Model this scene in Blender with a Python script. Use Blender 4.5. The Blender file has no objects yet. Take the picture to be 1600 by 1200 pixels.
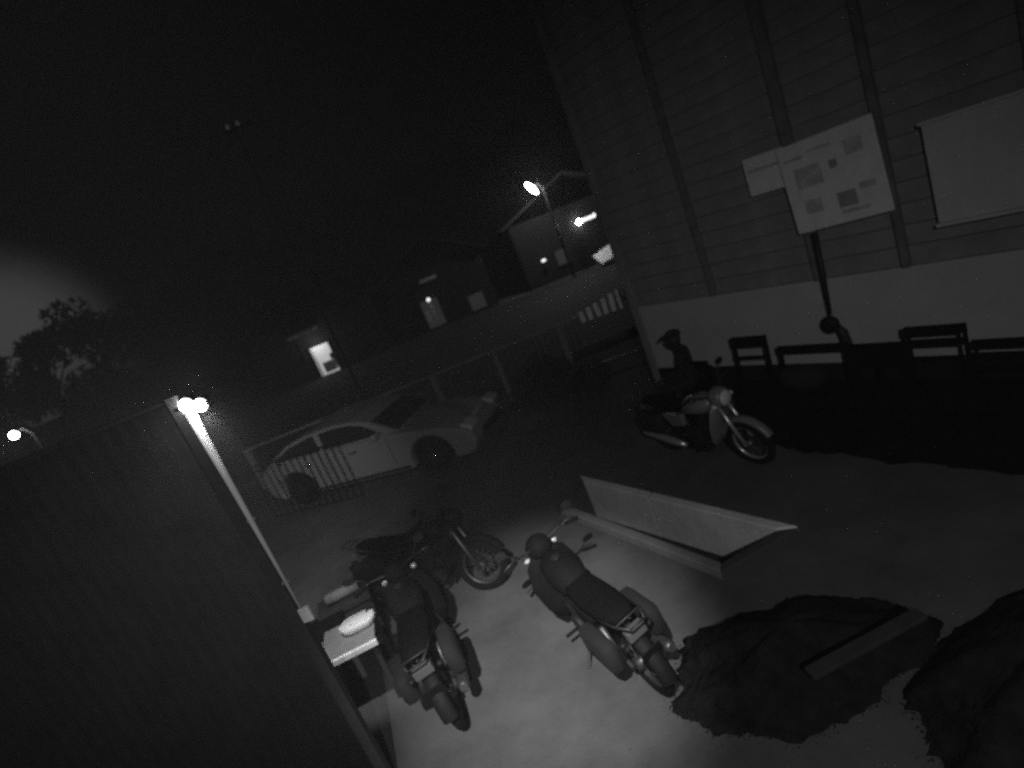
import bpy, bmesh, math, random
from mathutils import Vector, Matrix, Euler

# ------------------------------------------------------------------ camera
SC = bpy.context.scene
COL = SC.collection
PITCH, ROLL, HCAM, FPX = 14.2, 22.0, 3.2, 900.0
cam_d = bpy.data.cameras.new('security_camera')
cam = bpy.data.objects.new('security_camera', cam_d)
COL.objects.link(cam)
SC.camera = cam
cam_d.sensor_width = 36.0
cam_d.lens = 36.0 * FPX / 1600.0
cam_d.clip_start, cam_d.clip_end = 0.05, 2000.0
cam_d.dof.use_dof = True            # the cheap fixed lens is a little out of focus
cam_d.dof.focus_distance = 1.5
cam_d.dof.aperture_fstop = 2.0
p_, r_ = math.radians(PITCH), math.radians(ROLL)
fwd = Vector((0, math.cos(p_), -math.sin(p_)))
dn = Vector((0, -math.sin(p_), -math.cos(p_)))
hx = Vector((1, 0, 0))
rt = hx * math.cos(r_) + dn * math.sin(r_)
up = -(dn * math.cos(r_) - hx * math.sin(r_))
M3 = Matrix((rt, up, -fwd)).transposed()
cam.matrix_world = Matrix.Translation((0, 0, HCAM)) @ M3.to_4x4()

# ------------------------------------------------------------------ world (night), faint moon, exposure
SC.view_settings.view_transform = 'Standard'
SC.view_settings.look = 'None'
SC.view_settings.exposure = 0.0
SC.view_settings.gamma = 1.0
SC.view_settings.use_curve_mapping = False
W = bpy.data.worlds.new('World'); SC.world = W
W.use_nodes = True
nt = W.node_tree; nt.nodes.clear()
wo = nt.nodes.new('ShaderNodeOutputWorld')
bg = nt.nodes.new('ShaderNodeBackground')
tc = nt.nodes.new('ShaderNodeTexCoord')
# town glow low in the sky beyond the trees, fading all round it
dot = nt.nodes.new('ShaderNodeVectorMath'); dot.operation = 'DOT_PRODUCT'
gd = Vector((-0.600, 0.792, 0.085)).normalized()
dot.inputs[1].default_value = gd
mr = nt.nodes.new('ShaderNodeMapRange'); mr.interpolation_type = 'SMOOTHERSTEP'
mr.inputs['From Min'].default_value = 0.980; mr.inputs['From Max'].default_value = 1.0
mr.inputs['To Min'].default_value = 0.0; mr.inputs['To Max'].default_value = 1.0
pw = nt.nodes.new('ShaderNodeMath'); pw.operation = 'POWER'; pw.inputs[1].default_value = 3.0
ma = nt.nodes.new('ShaderNodeMath'); ma.operation = 'MULTIPLY_ADD'
ma.inputs[1].default_value = 0.045; ma.inputs[2].default_value = 0.0008
L = nt.links.new
L(tc.outputs['Generated'], dot.inputs[0]); L(dot.outputs['Value'], mr.inputs['Value'])
L(mr.outputs['Result'], pw.inputs[0]); L(pw.outputs[0], ma.inputs[0])
L(ma.outputs[0], bg.inputs['Strength']); bg.inputs['Color'].default_value = (1, 1, 1, 1)
L(bg.outputs[0], wo.inputs[0])

# infrared illuminators on the house wall behind the security camera
def ir_led(energy, cone, target, loc):
    d = bpy.data.lights.new('infrared_illuminator', 'SPOT')
    d.energy = energy; d.spot_size = math.radians(cone); d.spot_blend = 1.0; d.shadow_soft_size = 0.03
    o = bpy.data.objects.new('infrared_illuminator', d); COL.objects.link(o)
    o.location = loc
    o.rotation_euler = (Vector(target) - o.location).to_track_quat('-Z', 'Y').to_euler()
ir_led(5000.0, 20.0, (-0.60, 4.0, 0.0), (-0.45, -2.2, 6.5))       # the narrow array
ir_led(310.0, 96, (0.2, 4.7, 0.0), (0.15, -1.6, 4.0))          # the wide array

SC.cycles.use_denoising = False
SC.cycles.max_bounces = 6
SC.cycles.sample_clamp_indirect = 4.0

# ------------------------------------------------------------------ helpers
random.seed(7)
def mat(name, g, rough=0.7, metal=0.0, var=0.25, scale=6.0, bump=0.0, bscale=40.0, spec=0.5, emit=0.0):
    m = bpy.data.materials.new(name); m.use_nodes = True
    n = m.node_tree; b = n.nodes['Principled BSDF']
    b.inputs['Roughness'].default_value = rough; b.inputs['Metallic'].default_value = metal
    b.inputs['Specular IOR Level'].default_value = spec
    b.inputs['Base Color'].default_value = (g, g, g, 1)
    if emit:
        b.inputs['Emission Color'].default_value = (1, 1, 1, 1)
        b.inputs['Emission Strength'].default_value = emit
    t = n.nodes.new('ShaderNodeTexCoord')
    if var:
        nz = n.nodes.new('ShaderNodeTexNoise'); nz.inputs['Scale'].default_value = scale
        nz.inputs['Detail'].default_value = 6; nz.inputs['Roughness'].default_value = 0.65
        cr = n.nodes.new('ShaderNodeMapRange')
        cr.inputs['From Min'].default_value = 0.25; cr.inputs['From Max'].default_value = 0.75
        cr.inputs['To Min'].default_value = g * (1 - var); cr.inputs['To Max'].default_value = g * (1 + var)
        cc = n.nodes.new('ShaderNodeCombineColor')
        n.links.new(t.outputs['Object'], nz.inputs['Vector']); n.links.new(nz.outputs[0], cr.inputs['Value'])
        for k in range(3): n.links.new(cr.outputs[0], cc.inputs[k])
        n.links.new(cc.outputs[0], b.inputs['Base Color'])
    if bump:
        nb = n.nodes.new('ShaderNodeTexNoise'); nb.inputs['Scale'].default_value = bscale; nb.inputs['Detail'].default_value = 5
        bp = n.nodes.new('ShaderNodeBump'); bp.inputs['Strength'].default_value = bump; bp.inputs['Distance'].default_value = 0.02
        n.links.new(t.outputs['Object'], nb.inputs['Vector']); n.links.new(nb.outputs[0], bp.inputs['Height'])
        n.links.new(bp.outputs[0], b.inputs['Normal'])
    return m

class MB:
    def __init__(s): s.v = []; s.f = []; s.sm = []
    def add(s, vs, fs, smooth=False):
        o = len(s.v); s.v += [tuple(v) for v in vs]
        s.f += [tuple(i + o for i in f) for f in fs]; s.sm += [smooth] * len(fs); return s
    def box(s, c, d, rot=None):
        x, y, z = d[0] / 2, d[1] / 2, d[2] / 2
        vs = [Vector((a, b, e)) for e in (-z, z) for b in (-y, y) for a in (-x, x)]
        if rot is not None:
            R = Euler(rot).to_matrix(); vs = [R @ v for v in vs]
        vs = [v + Vector(c) for v in vs]
        return s.add(vs, [(0, 2, 3, 1), (4, 5, 7, 6), (0, 1, 5, 4), (2, 6, 7, 3), (0, 4, 6, 2), (1, 3, 7, 5)])
    def tube(s, pts, r, n=8, cap=True):
        pts = [Vector(p) for p in pts]; rs = r if isinstance(r, (list, tuple)) else [r] * len(pts)
        vs = []; fs = []
        ref = None
        for i, p in enumerate(pts):
            d = (pts[min(i + 1, len(pts) - 1)] - pts[max(i - 1, 0)]).normalized()
            if ref is None: ref = d.orthogonal().normalized()
            ref = (ref - d * ref.dot(d))
            ref = ref.normalized() if ref.length > 1e-5 else d.orthogonal().normalized()
            b = d.cross(ref)
            for k in range(n):
                a = 2 * math.pi * k / n
                vs.append(p + (ref * math.cos(a) + b * math.sin(a)) * rs[i])
        for i in range(len(pts) - 1):
            for k in range(n):
                fs.append((i * n + k, i * n + (k + 1) % n, (i + 1) * n + (k + 1) % n, (i + 1) * n + k))
        s.add(vs, fs, True)
        if cap:
            o = len(s.v) - len(vs)
            s.f += [tuple(o + k for k in reversed(range(n))), tuple(o + (len(pts) - 1) * n + k for k in range(n))]
            s.sm += [False, False]
        return s
    def ball(s, c, r, nu=14, nv=8, rot=None):
        r = r if isinstance(r, (list, tuple)) else (r, r, r)
        R = Euler(rot).to_matrix() if rot else Matrix.Identity(3)
        vs = []; fs = []
        for j in range(nv + 1):
            t = math.pi * j / nv
            for i in range(nu):
                a = 2 * math.pi * i / nu
                vs.append(R @ Vector((r[0] * math.sin(t) * math.cos(a), r[1] * math.sin(t) * math.sin(a), r[2] * math.cos(t))) + Vector(c))
        for j in range(nv):
            for i in range(nu):
                q = (j * nu + i, (j + 1) * nu + i, (j + 1) * nu + (i + 1) % nu, j * nu + (i + 1) % nu)
                fs.append(q)
        return s.add(vs, fs, True)
    def torus(s, c, R, r, nu=28, nv=8, arc=None, squash=1.0):     # ring in the xz plane, axis y
        vs = []; fs = []
        a0, a1 = arc if arc else (0, 2 * math.pi)
        m = nu + 1 if arc else nu
        for i in range(m):
            a = a0 + (a1 - a0) * i / nu
            for k in range(nv):
                t = 2 * math.pi * k / nv
                q = R + r * math.cos(t)
                vs.append((c[0] + q * math.cos(a), c[1] + r * squash * math.sin(t), c[2] + q * math.sin(a)))
        for i in range(nu):
            for k in range(nv):
                i2 = (i + 1) % m if not arc else i + 1
                fs.append((i * nv + k, i * nv + (k + 1) % nv, i2 * nv + (k + 1) % nv, i2 * nv + k))
        return s.add(vs, fs, True)
    def disc(s, c, r, w, n=20, r2=None):      # solid disc, axis y
        r2 = r if r2 is None else r2
        return s.tube([(c[0], c[1] - w / 2, c[2]), (c[0], c[1] + w / 2, c[2])], [r, r2], n)
    def prism(s, poly, y0, y1):              # polygon in xz extruded along y
        n = len(poly)
        vs = [(x, y0, z) for x, z in poly] + [(x, y1, z) for x, z in poly]
        fs = [tuple(range(n)), tuple(reversed(range(n, 2 * n)))]
        fs += [(i, i + n, (i + 1) % n + n, (i + 1) % n) for i in range(n)]
        return s.add(vs, fs)
    def loft(s, rings, smooth=True):
        n = len(rings[0]); vs = [v for r in rings for v in r]; fs = []
        for i in range(len(rings) - 1):
            for k in range(n):
                fs.append((i * n + k, i * n + (k + 1) % n, (i + 1) * n + (k + 1) % n, (i + 1) * n + k))
        fs += [tuple(reversed(range(n))), tuple((len(rings) - 1) * n + k for k in range(n))]
        return s.add(vs, fs, smooth)
    def build(s, name, m, parent=None, bevel=0.0, loc=None, rotz=0.0, seg=2):
        me = bpy.data.meshes.new(name); me.from_pydata(s.v, [], s.f)
        for p, f in zip(me.polygons, s.sm): p.use_smooth = f
        b = bmesh.new(); b.from_mesh(me); bmesh.ops.recalc_face_normals(b, faces=b.faces[:]); b.to_mesh(me); b.free()
        me.materials.append(m)
        o = bpy.data.objects.new(name, me); COL.objects.link(o)
        if parent: o.parent = parent
        if loc is not None: o.location = loc
        o.rotation_euler.z = rotz
        if bevel:
            bv = o.modifiers.new('bevel', 'BEVEL'); bv.width = bevel; bv.segments = seg; bv.limit_method = 'ANGLE'
        return o

def tag(o, label=None, cat=None, group=None, kind=None):
    if label: o['label'] = label
    if cat: o['category'] = cat
    if group: o['group'] = group
    if kind: o['kind'] = kind
    return o
def thing(name, label, cat, loc=(0, 0, 0), rz=0.0, group=None):
    o = bpy.data.objects.new(name, None); COL.objects.link(o)
    o.empty_display_size = 0.2
    o.location = loc; o.rotation_euler = (0, 0, rz)
    return tag(o, label, cat, group)
KIDS = {}
def copy_tree(o, parent=None):
    c = o.copy(); COL.objects.link(c)
    if parent: c.parent = parent
    for ch in list(o.children): copy_tree(ch, c)
    return c
def aim(o, target):
    o.rotation_euler = (Vector(target) - Vector(o.location)).to_track_quat('-Z', 'Y').to_euler()

# ------------------------------------------------------------------ materials
M_ground = mat('worn_concrete', 0.085, 0.95, var=0.35, scale=1.6, bump=0.25, bscale=60, spec=0.2)
M_road = mat('asphalt', 0.015, 0.9, var=0.3, scale=4, bump=0.4, bscale=80)
M_kerb = mat('kerb_stone', 0.06, 0.9, var=0.3, scale=8)
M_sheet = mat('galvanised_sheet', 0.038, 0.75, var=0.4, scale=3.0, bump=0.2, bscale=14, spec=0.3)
M_darksteel = mat('dark_steel', 0.025, 0.55, 0.3, var=0.4, scale=20)
M_paleplastic = mat('pale_plastic', 0.7, 0.4, var=0.08, scale=14)
M_white = mat('white_paint', 0.75, 0.5, var=0.12, scale=7)
M_grey = mat('grey_plastic', 0.22, 0.6, var=0.2, scale=9)
M_wood = mat('weathered_wood', 0.022, 0.85, var=0.45, scale=9, bump=0.3)
M_darkwood = mat('dark_wood', 0.004, 0.95, var=0.5, scale=12, bump=0.2, spec=0.0)
M_carpaint = mat('pale_car_paint', 0.21, 0.55, var=0.05, scale=4)
M_glass = mat('dark_glass', 0.02, 0.06, var=0.0, spec=0.6)
M_rubber = mat('rubber', 0.006, 0.9, var=0.4, scale=25, spec=0.15)
M_black = mat('black_plastic', 0.006, 0.7, var=0.3, scale=20, spec=0.2)
M_chrome = mat('chrome', 0.8, 0.12, 1.0, var=0.05, scale=20)
M_glint = mat('polished_chrome', 0.9, 0.04, 1.0, var=0.0)
M_alloy = mat('dull_alloy', 0.10, 0.5, 0.8, var=0.15, scale=20)
M_engine = mat('engine_grey', 0.02, 0.7, 0.5, var=0.4, scale=30)
M_lens = mat('clear_lens', 0.5, 0.08, var=0.0)
M_redlens = mat('tail_lens', 0.08, 0.15, var=0.0)
M_seat = mat('vinyl_seat', 0.006, 0.8, var=0.3, scale=30, bump=0.15, bscale=60, spec=0.02)
M_panelgrey = mat('faded_panel', 0.007, 0.75, var=0.25, scale=8, spec=0.08)
M_dado = mat('pale_wall_paint', 0.40, 0.85, var=0.13, scale=1.6, bump=0.2, bscale=30)
M_upper = mat('dark_wall_paint', 0.21, 0.9, var=0.3, scale=2.5, bump=0.2, bscale=30)
M_pilaster = mat('dark_timber', 0.13, 0.85, var=0.4, scale=8)
M_plinth = mat('dark_plinth', 0.010, 0.95, var=0.5, scale=4, spec=0.05)  # near-black, far darker than the wall above it
M_darkstrip = mat('dark_strip', 0.005, 0.95, var=0.5, scale=4, bump=0.5, spec=0.0)
M_board = mat('board_print', 0.62, 0.75, var=0.15, scale=5)
M_board2 = mat('board_blank', 0.45, 0.8, var=0.12, scale=3)
M_ink = mat('faded_ink', 0.40, 0.8, var=0.35, scale=10)
M_ink2 = mat('dark_ink', 0.26, 0.8, var=0.3, scale=10)
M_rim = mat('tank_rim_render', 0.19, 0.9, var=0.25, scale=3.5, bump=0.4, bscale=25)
M_endwall = mat('tank_shaded_render', 0.05, 0.9, var=0.4, scale=5, bump=0.3)  # tank render darkened: shade at the tank ends put into the colour
M_tank = mat('tank_lit_render', 0.62, 0.9, var=0.2, scale=3.5, bump=0.4, bscale=25)  # tank render paled: light on the far inner wall put into the colour
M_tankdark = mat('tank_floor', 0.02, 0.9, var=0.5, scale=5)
M_fence = mat('fence_paint', 0.17, 0.7, var=0.3, scale=6)
M_iron = mat('black_iron', 0.012, 0.6, 0.2, var=0.3, scale=20)
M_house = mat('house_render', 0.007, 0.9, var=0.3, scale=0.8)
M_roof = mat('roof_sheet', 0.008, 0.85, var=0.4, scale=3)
M_bark = mat('bark', 0.008, 0.9, var=0.4, scale=12, bump=0.6)
M_leaf = mat('leaves', 0.035, 0.8, var=0.4, scale=2, spec=0.15)
M_cloth = mat('dark_cloth', 0.006, 0.9, var=0.3, scale=12, bump=0.2)
M_skin = mat('skin', 0.02, 0.6, var=0.1, scale=15)
M_lamp = mat('lamp_glow', 0.9, 0.4, var=0.0, emit=60.0)
M_lampfar = mat('far_lamp_glow', 0.9, 0.4, var=0.0, emit=14.0)
M_tubeglow = mat('tube_glow', 0.9, 0.4, var=0.0, emit=1.2)
M_doorglow = mat('lit_doorway', 0.6, 0.6, var=0.10, scale=2.0, emit=0.33)
M_dimglow = mat('dim_window', 0.03, 0.6, var=0.2, scale=2.0, emit=0.016)
M_insul = mat('glowing_porcelain', 0.7, 0.2, var=0.0, emit=0.02)  # faint glow added in place of light falling on the insulators

# ------------------------------------------------------------------ ground, road
TQ = [(0.36, 6.70), (1.775, 4.19), (0.995, 4.02), (-0.005, 5.99)]    # tank outline
def inset(q, d):
    c = Vector((sum(p[0] for p in q) / 4, sum(p[1] for p in q) / 4)); n = len(q); out = []
    for i in range(n):
        a, b, e = Vector(q[i - 1]), Vector(q[i]), Vector(q[(i + 1) % n])
        d1 = (b - a).normalized(); d2 = (e - b).normalized()
        n1 = Vector((-d1.y, d1.x)); n2 = Vector((-d2.y, d2.x))
        if n1.dot(c - b) < 0: n1 = -n1
        if n2.dot(c - b) < 0: n2 = -n2
        k = d / (1 + n1.dot(n2))
        out.append(tuple(b + (n1 + n2) * k))
    return out
TI = inset(TQ, 0.10)
hole = inset(TQ, 0.04)
g = MB()
X0, X1, Y0, Y1 = -220, 220, -40, 320
# four quads round the hole (TQ runs: back-left, right, front, left)
vs = [(X0, Y1, 0), (X1, Y1, 0), (X1, Y0, 0), (X0, Y0, 0)] + [(p[0], p[1], 0) for p in hole]
g.add(vs, [(0, 1, 5, 4), (1, 2, 6, 5), (2, 3, 7, 6), (3, 0, 4, 7)])
tag(g.build('ground', M_ground), kind='structure')
_r = random.Random(2)
def _edge(a, b, n): return [(a[0] + (b[0] - a[0]) * k / n + _r.uniform(-0.07, 0.07), a[1] + (b[1] - a[1]) * k / n + _r.uniform(-0.07, 0.07), 0.004) for k in range(n)]
es = [(1.62, 7.95, 0.004), (2.30, 8.30, 0.004), (6.20, 1.9, 0.004)] + _edge((4.95, 1.3), (2.75, 4.95), 34) + _edge((2.75, 4.95), (2.05, 6.35), 14) + _edge((2.05, 6.35), (1.62, 7.95), 10)
tag(MB().add(es, [tuple(range(len(es)))]).build('dark_ground_strip', M_darkstrip), kind='structure')  # near-black sheet laid over the ground along the building
rd = MB().add([(-120, 13.0, 0.004), (120, 13.0, 0.004), (120, 27.9, 0.004), (-120, 27.9, 0.004)], [(0, 1, 2, 3)])
tag(rd.build('road', M_road), kind='structure')
tag(MB().box((0, 12.9, 0.06), (240, 0.2, 0.14)).build('kerb', M_kerb), kind='structure')

# ------------------------------------------------------------------ masonry tank
tk = thing('water_tank', 'long open concrete tank sunk in the yard with a pale inner wall', 'tank', (TQ[0][0], TQ[0][1], 0))
inv = Vector((TQ[0][0], TQ[0][1], 0))
def wall_seg(a0, a1, b1, b0, z0, z1):
    m = MB()
    ps = [a0, a1, b1, b0]
    v = [Vector((p[0], p[1], z0)) - inv for p in ps] + [Vector((p[0], p[1], z1)) - inv for p in ps]
    return m.add(v, [(0, 1, 2, 3), (4, 5, 6, 7), (0, 1, 5, 4), (1, 2, 6, 5), (2, 3, 7, 6), (3, 0, 4, 7)])
def lp(a, b, t): return (a[0] + (b[0] - a[0]) * t, a[1] + (b[1] - a[1]) * t)
ZB, ZT = -0.45, 0.08
t0, t1 = 0.42, 0.425
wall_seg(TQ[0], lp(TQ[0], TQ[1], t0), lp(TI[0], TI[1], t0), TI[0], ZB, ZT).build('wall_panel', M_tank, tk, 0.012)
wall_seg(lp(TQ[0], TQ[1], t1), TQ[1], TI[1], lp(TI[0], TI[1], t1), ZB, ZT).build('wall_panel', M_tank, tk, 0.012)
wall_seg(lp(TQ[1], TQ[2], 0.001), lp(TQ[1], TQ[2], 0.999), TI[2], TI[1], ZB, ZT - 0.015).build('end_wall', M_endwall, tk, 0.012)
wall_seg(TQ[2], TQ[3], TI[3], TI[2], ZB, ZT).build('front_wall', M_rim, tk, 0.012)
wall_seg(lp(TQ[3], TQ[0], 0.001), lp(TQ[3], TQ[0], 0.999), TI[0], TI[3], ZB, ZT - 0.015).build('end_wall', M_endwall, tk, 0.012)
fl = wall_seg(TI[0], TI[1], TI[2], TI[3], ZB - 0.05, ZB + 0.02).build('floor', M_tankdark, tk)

# ------------------------------------------------------------------ tall corrugated hoarding on the left, its end post, lamp and conduit
hf = thing('sheet_metal_fence', 'tall ribbed sheet metal fence filling the lower left', 'fence', (-1.80, 3.3, 0))
def sheet_mesh(w, h):
    m = MB(); n = int(w / 0.0125); vs = []
    for i in range(n + 1):
        x = -w * i / n
        y = 0.0022 * math.sin(2 * math.pi * x / 0.10)
        vs += [(x, y, 0.03), (x, y, h), (x, y + 0.004, 0.03), (x, y + 0.004, h)]
    fs = []
    for i in range(n):
        a, b = i * 4, (i + 1) * 4
        fs += [(a, b, b + 1, a + 1), (a + 2, a + 3, b + 3, b + 2), (a + 1, b + 1, b + 3, a + 3), (a, a + 2, b + 2, b)]
    m.add(vs, fs, True); return m
first = None
xs = -0.04
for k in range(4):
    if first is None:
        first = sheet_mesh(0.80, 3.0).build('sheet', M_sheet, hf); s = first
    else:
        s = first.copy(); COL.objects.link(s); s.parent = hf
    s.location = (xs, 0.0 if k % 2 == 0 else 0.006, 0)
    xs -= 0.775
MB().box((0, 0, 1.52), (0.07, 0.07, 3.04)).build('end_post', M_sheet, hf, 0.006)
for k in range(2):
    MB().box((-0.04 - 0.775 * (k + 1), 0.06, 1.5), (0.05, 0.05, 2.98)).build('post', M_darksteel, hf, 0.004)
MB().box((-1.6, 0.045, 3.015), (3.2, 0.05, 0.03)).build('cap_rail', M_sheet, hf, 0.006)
MB().box((-1.6, 0.05, 1.1), (3.1, 0.04, 0.04)).build('rail', M_darksteel, hf, 0.004)

cd = thing('wiring_conduit', 'thin pale conduit running down the fence end post from the bright lamp', 'conduit', (-1.735, 3.262, 0))
MB().tube([(0.0, 0, 2.93), (0.0, 0, 2.5), (0, 0, 1.55)], [0.030, 0.021, 0.008], 12).build('pipe', M_paleplastic, cd)  # shaped wider at the top to imitate the lamp's glow
for z in (2.2, 1.75): MB().box((0, 0.005, z), (0.05, 0.022, 0.018)).build('clip', M_grey, cd, 0.003)
MB().box((0.012, 0.004, 1.50), (0.07, 0.03, 0.10)).build('switch_box', M_paleplastic, cd, 0.006)

tl = thing('twin_lamp', 'glaring twin headed lamp on top of the fence end post', 'lamp', (-1.70, 3.27, 2.93))
MB().tube([(-0.10, 0.0, 0.03), (0.10, 0.0, 0.0)], 0.012, 8).build('bracket', M_darksteel, tl)
for dx, dz in ((-0.035, 0.035), (0.035, 0.005)):
    h = MB().tube([(dx, 0.10, dz + 0.02), (dx, 0.05, dz), (dx, 0.0, dz)], [0.02, 0.04, 0.043], 14).build('lamp_head', M_darksteel, tl)
    MB().ball((dx, -0.012, dz), (0.036, 0.024, 0.036)).build('lens', M_lamp, h)
def lamp_light(name, kind, parent, loc, power, size, target=None, cone=120, blend=0.6):
    d = bpy.data.lights.new(name, kind); d.energy = power; d.shadow_soft_size = size
    o = bpy.data.objects.new(name, d); COL.objects.link(o); o.parent = parent; o.location = loc
    if kind == 'SPOT':
        d.spot_size = math.radians(cone); d.spot_blend = blend
        o.rotation_euler = Vector(target).to_track_quat('-Z', 'Y').to_euler()
    return o
lamp_light('lamp_beam', 'SPOT', tl, (0.02, 0.06, -0.07), 470.0, 0.03, (-0.85, 0.9, -0.42), 84, 0.8)
lamp_light('lamp_halo_beam', 'SPOT', tl, (0.02, 0.08, 0.10), 13.0, 0.03, (-0.30, 0.6, 0.75), 120, 0.6)  # extra spot added to light the haze as a halo
lamp_light('lamp_down_beam', 'SPOT', tl, (0.02, 0.09, -0.08), 190.0, 0.03, (-0.33, 1.02, -2.2), 30, 0.7)
lamp_light('lamp_spill', 'POINT', tl, (0.0, -0.16, 0.02), 1.5, 0.03)

# ------------------------------------------------------------------ building on the right
BO = Vector((2.08, 8.37, 0)); BW = Vector((0.52, -0.855, 0)).normalized(); BN = Vector((-0.855, -0.52, 0)).normalized()
BRZ = math.atan2(BW.y, BW.x)                     # local x along the wall, local -y out of it
bd = thing('building', 'long building with a pale lower wall and dark planked upper wall', 'building', BO, BRZ)
LEN = 11.0
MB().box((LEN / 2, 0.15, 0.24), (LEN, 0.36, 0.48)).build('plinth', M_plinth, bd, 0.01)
MB().box((LEN / 2, 0.15, 0.975), (LEN - 0.02, 0.30, 0.99)).build('lower_wall', M_dado, bd, 0.008)
MB().box((LEN / 2, 0.17, 4.22), (LEN - 0.02, 0.26, 5.50)).build('upper_wall', M_upper, bd)
MB().box((0.0 + 0.13, 2.3, 3.5), (0.26, 3.9, 6.9)).build('side_wall', M_upper, bd, 0.01)
MB().box((LEN / 2, 2.0, 7.1), (LEN + 0.8, 5.2, 0.10), (math.radians(6), 0, 0)).build('roof', M_roof, bd, 0.01)
pk = None
for k in range(27):
    zc = 1.475 + 0.2 * k + 0.1
    if pk is None:
        pk = MB().box((LEN / 2, 0, 0), (LEN - 0.04, 0.03, 0.192), (math.radians(2.5), 0, 0)).build('plank', M_upper, bd, 0.004); o = pk
    else:
        o = pk.copy(); COL.objects.link(o); o.parent = bd
    o.location = (random.uniform(-0.01, 0.01), 0.022 + random.uniform(-0.004, 0.004), zc)
for sx, z0, z1, w in ((1.45, 1.48, 6.95, 0.08), (2.80, 1.48, 6.95, 0.11), (3.62, 1.48, 6.95, 0.07), (4.7, 1.48, 6.95, 0.09)):
    MB().box((sx, -0.03, (z0 + z1) / 2), (w, 0.06, z1 - z0)).build('pilaster', M_pilaster, bd, 0.006)
MB().box((0.06, -0.02, 3.5), (0.12, 0.05, 6.9)).build('corner_board', M_upper, bd, 0.006)

def onwall(s, z, off): return BO + BW * s + BN * off + Vector((0, 0, z))
pb = thing('wall_pipe', 'dark pipe down the wall ending in a round housing above the bench', 'pipe', onwall(2.86, 0, 0.10), BRZ)
MB().tube([(0.02, 0, 2.0), (0.0, 0, 1.5), (-0.02, 0, 1.1)], [0.035, 0.03, 0.022], 10).build('pipe', M_iron, pb)
MB().ball((-0.02, -0.04, 1.0), (0.095, 0.07, 0.10)).build('housing', M_black, pb)
MB().tube([(0.02, -0.02, 0.98), (0.07, 0, 0.88), (0.09, 0, 0.7), (0.09, 0, 0.5)], [0.035, 0.05, 0.055, 0.05], 10).build('elbow', M_iron, pb)

# boards on the upper wall
nb = thing('notice_board', 'large pale notice board with faded dark print, tilted on the wall', 'notice board', onwall(3.18, 2.49, 0.12), BRZ)
MB().box((0, 0, 0), (0.92, 0.03, 0.90)).build('panel', M_board, nb, 0.03, seg=3)
for (x, z, w, h, mm) in ((-0.20, 0.10, 0.26, 0.20, M_ink), (0.10, -0.22, 0.17, 0.15, M_ink2), (0.05, 0.14, 0.07, 0.08, M_ink2), (-0.22, -0.20, 0.16, 0.14, M_ink),
                         (0.15, -0.34, 0.26, 0.035, M_ink), (0.26, 0.24, 0.16, 0.14, M_ink), (0.30, -0.14, 0.14, 0.06, M_ink), (-0.30, 0.30, 0.20, 0.03, M_ink), (-0.05, 0.33, 0.22, 0.025, M_ink)):
    MB().box((x, -0.018, z), (w, 0.006, h)).build('print_patch', mm, nb)
nb.rotation_euler = Euler((0, math.radians(-2), BRZ))
ps = thing('poster', 'small pale poster sticking out behind the left edge of the notice board', 'poster', onwall(2.54, 2.74, 0.09), BRZ)
MB().box((0, 0, 0), (0.46, 0.02, 0.40)).build('sheet', M_board, ps, 0.006)
MB().box((-0.02, -0.012, 0.06), (0.34, 0.006, 0.03)).build('print_patch', M_ink, ps)
bb = thing('blank_board', 'wide plain pale board on the wall at the right edge', 'board', onwall(4.86, 2.28, 0.10), BRZ)
MB().box((0, 0, 0), (1.8, 0.03, 0.86)).build('panel', M_board2, bb, 0.01)
MB().box((0, -0.01, 0.445), (1.84, 0.04, 0.03)).build('frame', M_board2, bb, 0.004)
MB().box((0, -0.01, -0.445), (1.84, 0.04, 0.03)).build('frame', M_board2, bb, 0.004)

# ------------------------------------------------------------------ chairs and benches along the wall (local -y faces the yard)
def chair(name, label, cat, s, w, top, seat, slats, off=0.52, legs=(0, 1), group=None):
    t = thing(name, label, cat, onwall(s, 0, off), BRZ, group)
    MB().box((0, 0, seat - 0.02), (w, 0.42, 0.045)).build('seat', M_darkwood, t, 0.008)
    MB().box((0, -0.19, seat - 0.09), (w - 0.06, 0.025, 0.09)).build('apron', M_darkwood, t, 0.004)
    nl = len(legs)
    for i in legs:
        x = -w / 2 + 0.025 + (w - 0.05) * i / max(legs)
        MB().box((x, -0.185, (seat - 0.045) / 2), (0.045, 0.045, seat - 0.045)).build('leg', M_darkwood, t, 0.004)
        MB().tube([(x, 0.19, 0), (x, 0.19, seat), (x, 0.235, top - 0.01)], 0.021, 6).build('leg', M_darkwood, t)
    for z, h in slats:
        yb = 0.19 + 0.045 * (z - seat) / (top - seat)
        MB().box((0, yb - 0.012, z), (w - 0.002, 0.022, h), (math.radians(-5), 0, 0)).build('backrest_slat', M_darkwood, t, 0.004)
    return t
chair('wooden_chair', 'narrow slat backed dark chair just right of the parked motorbike', 'chair', 1.93, 0.47, 1.00, 0.42, [(0.93, 0.13), (0.73, 0.035)])
chair('bench', 'dark bench with a single top rail and a black bag on its seat', 'bench', 2.66, 0.78, 0.84, 0.42, [(0.80, 0.09)])
chair('bench', 'low dark bench with a deep solid back between the bag bench and the tall chair', 'bench', 3.33, 0.56, 0.82, 0.42, [(0.77, 0.10), (0.665, 0.105), (0.60, 0.02)], legs=(0, 1, 2))
chair('wooden_chair', 'tall dark slat backed chair below the blank board', 'chair', 3.84, 0.50, 0.97, 0.42, [(0.92, 0.09), (0.80, 0.07), (0.65, 0.03)])
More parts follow.
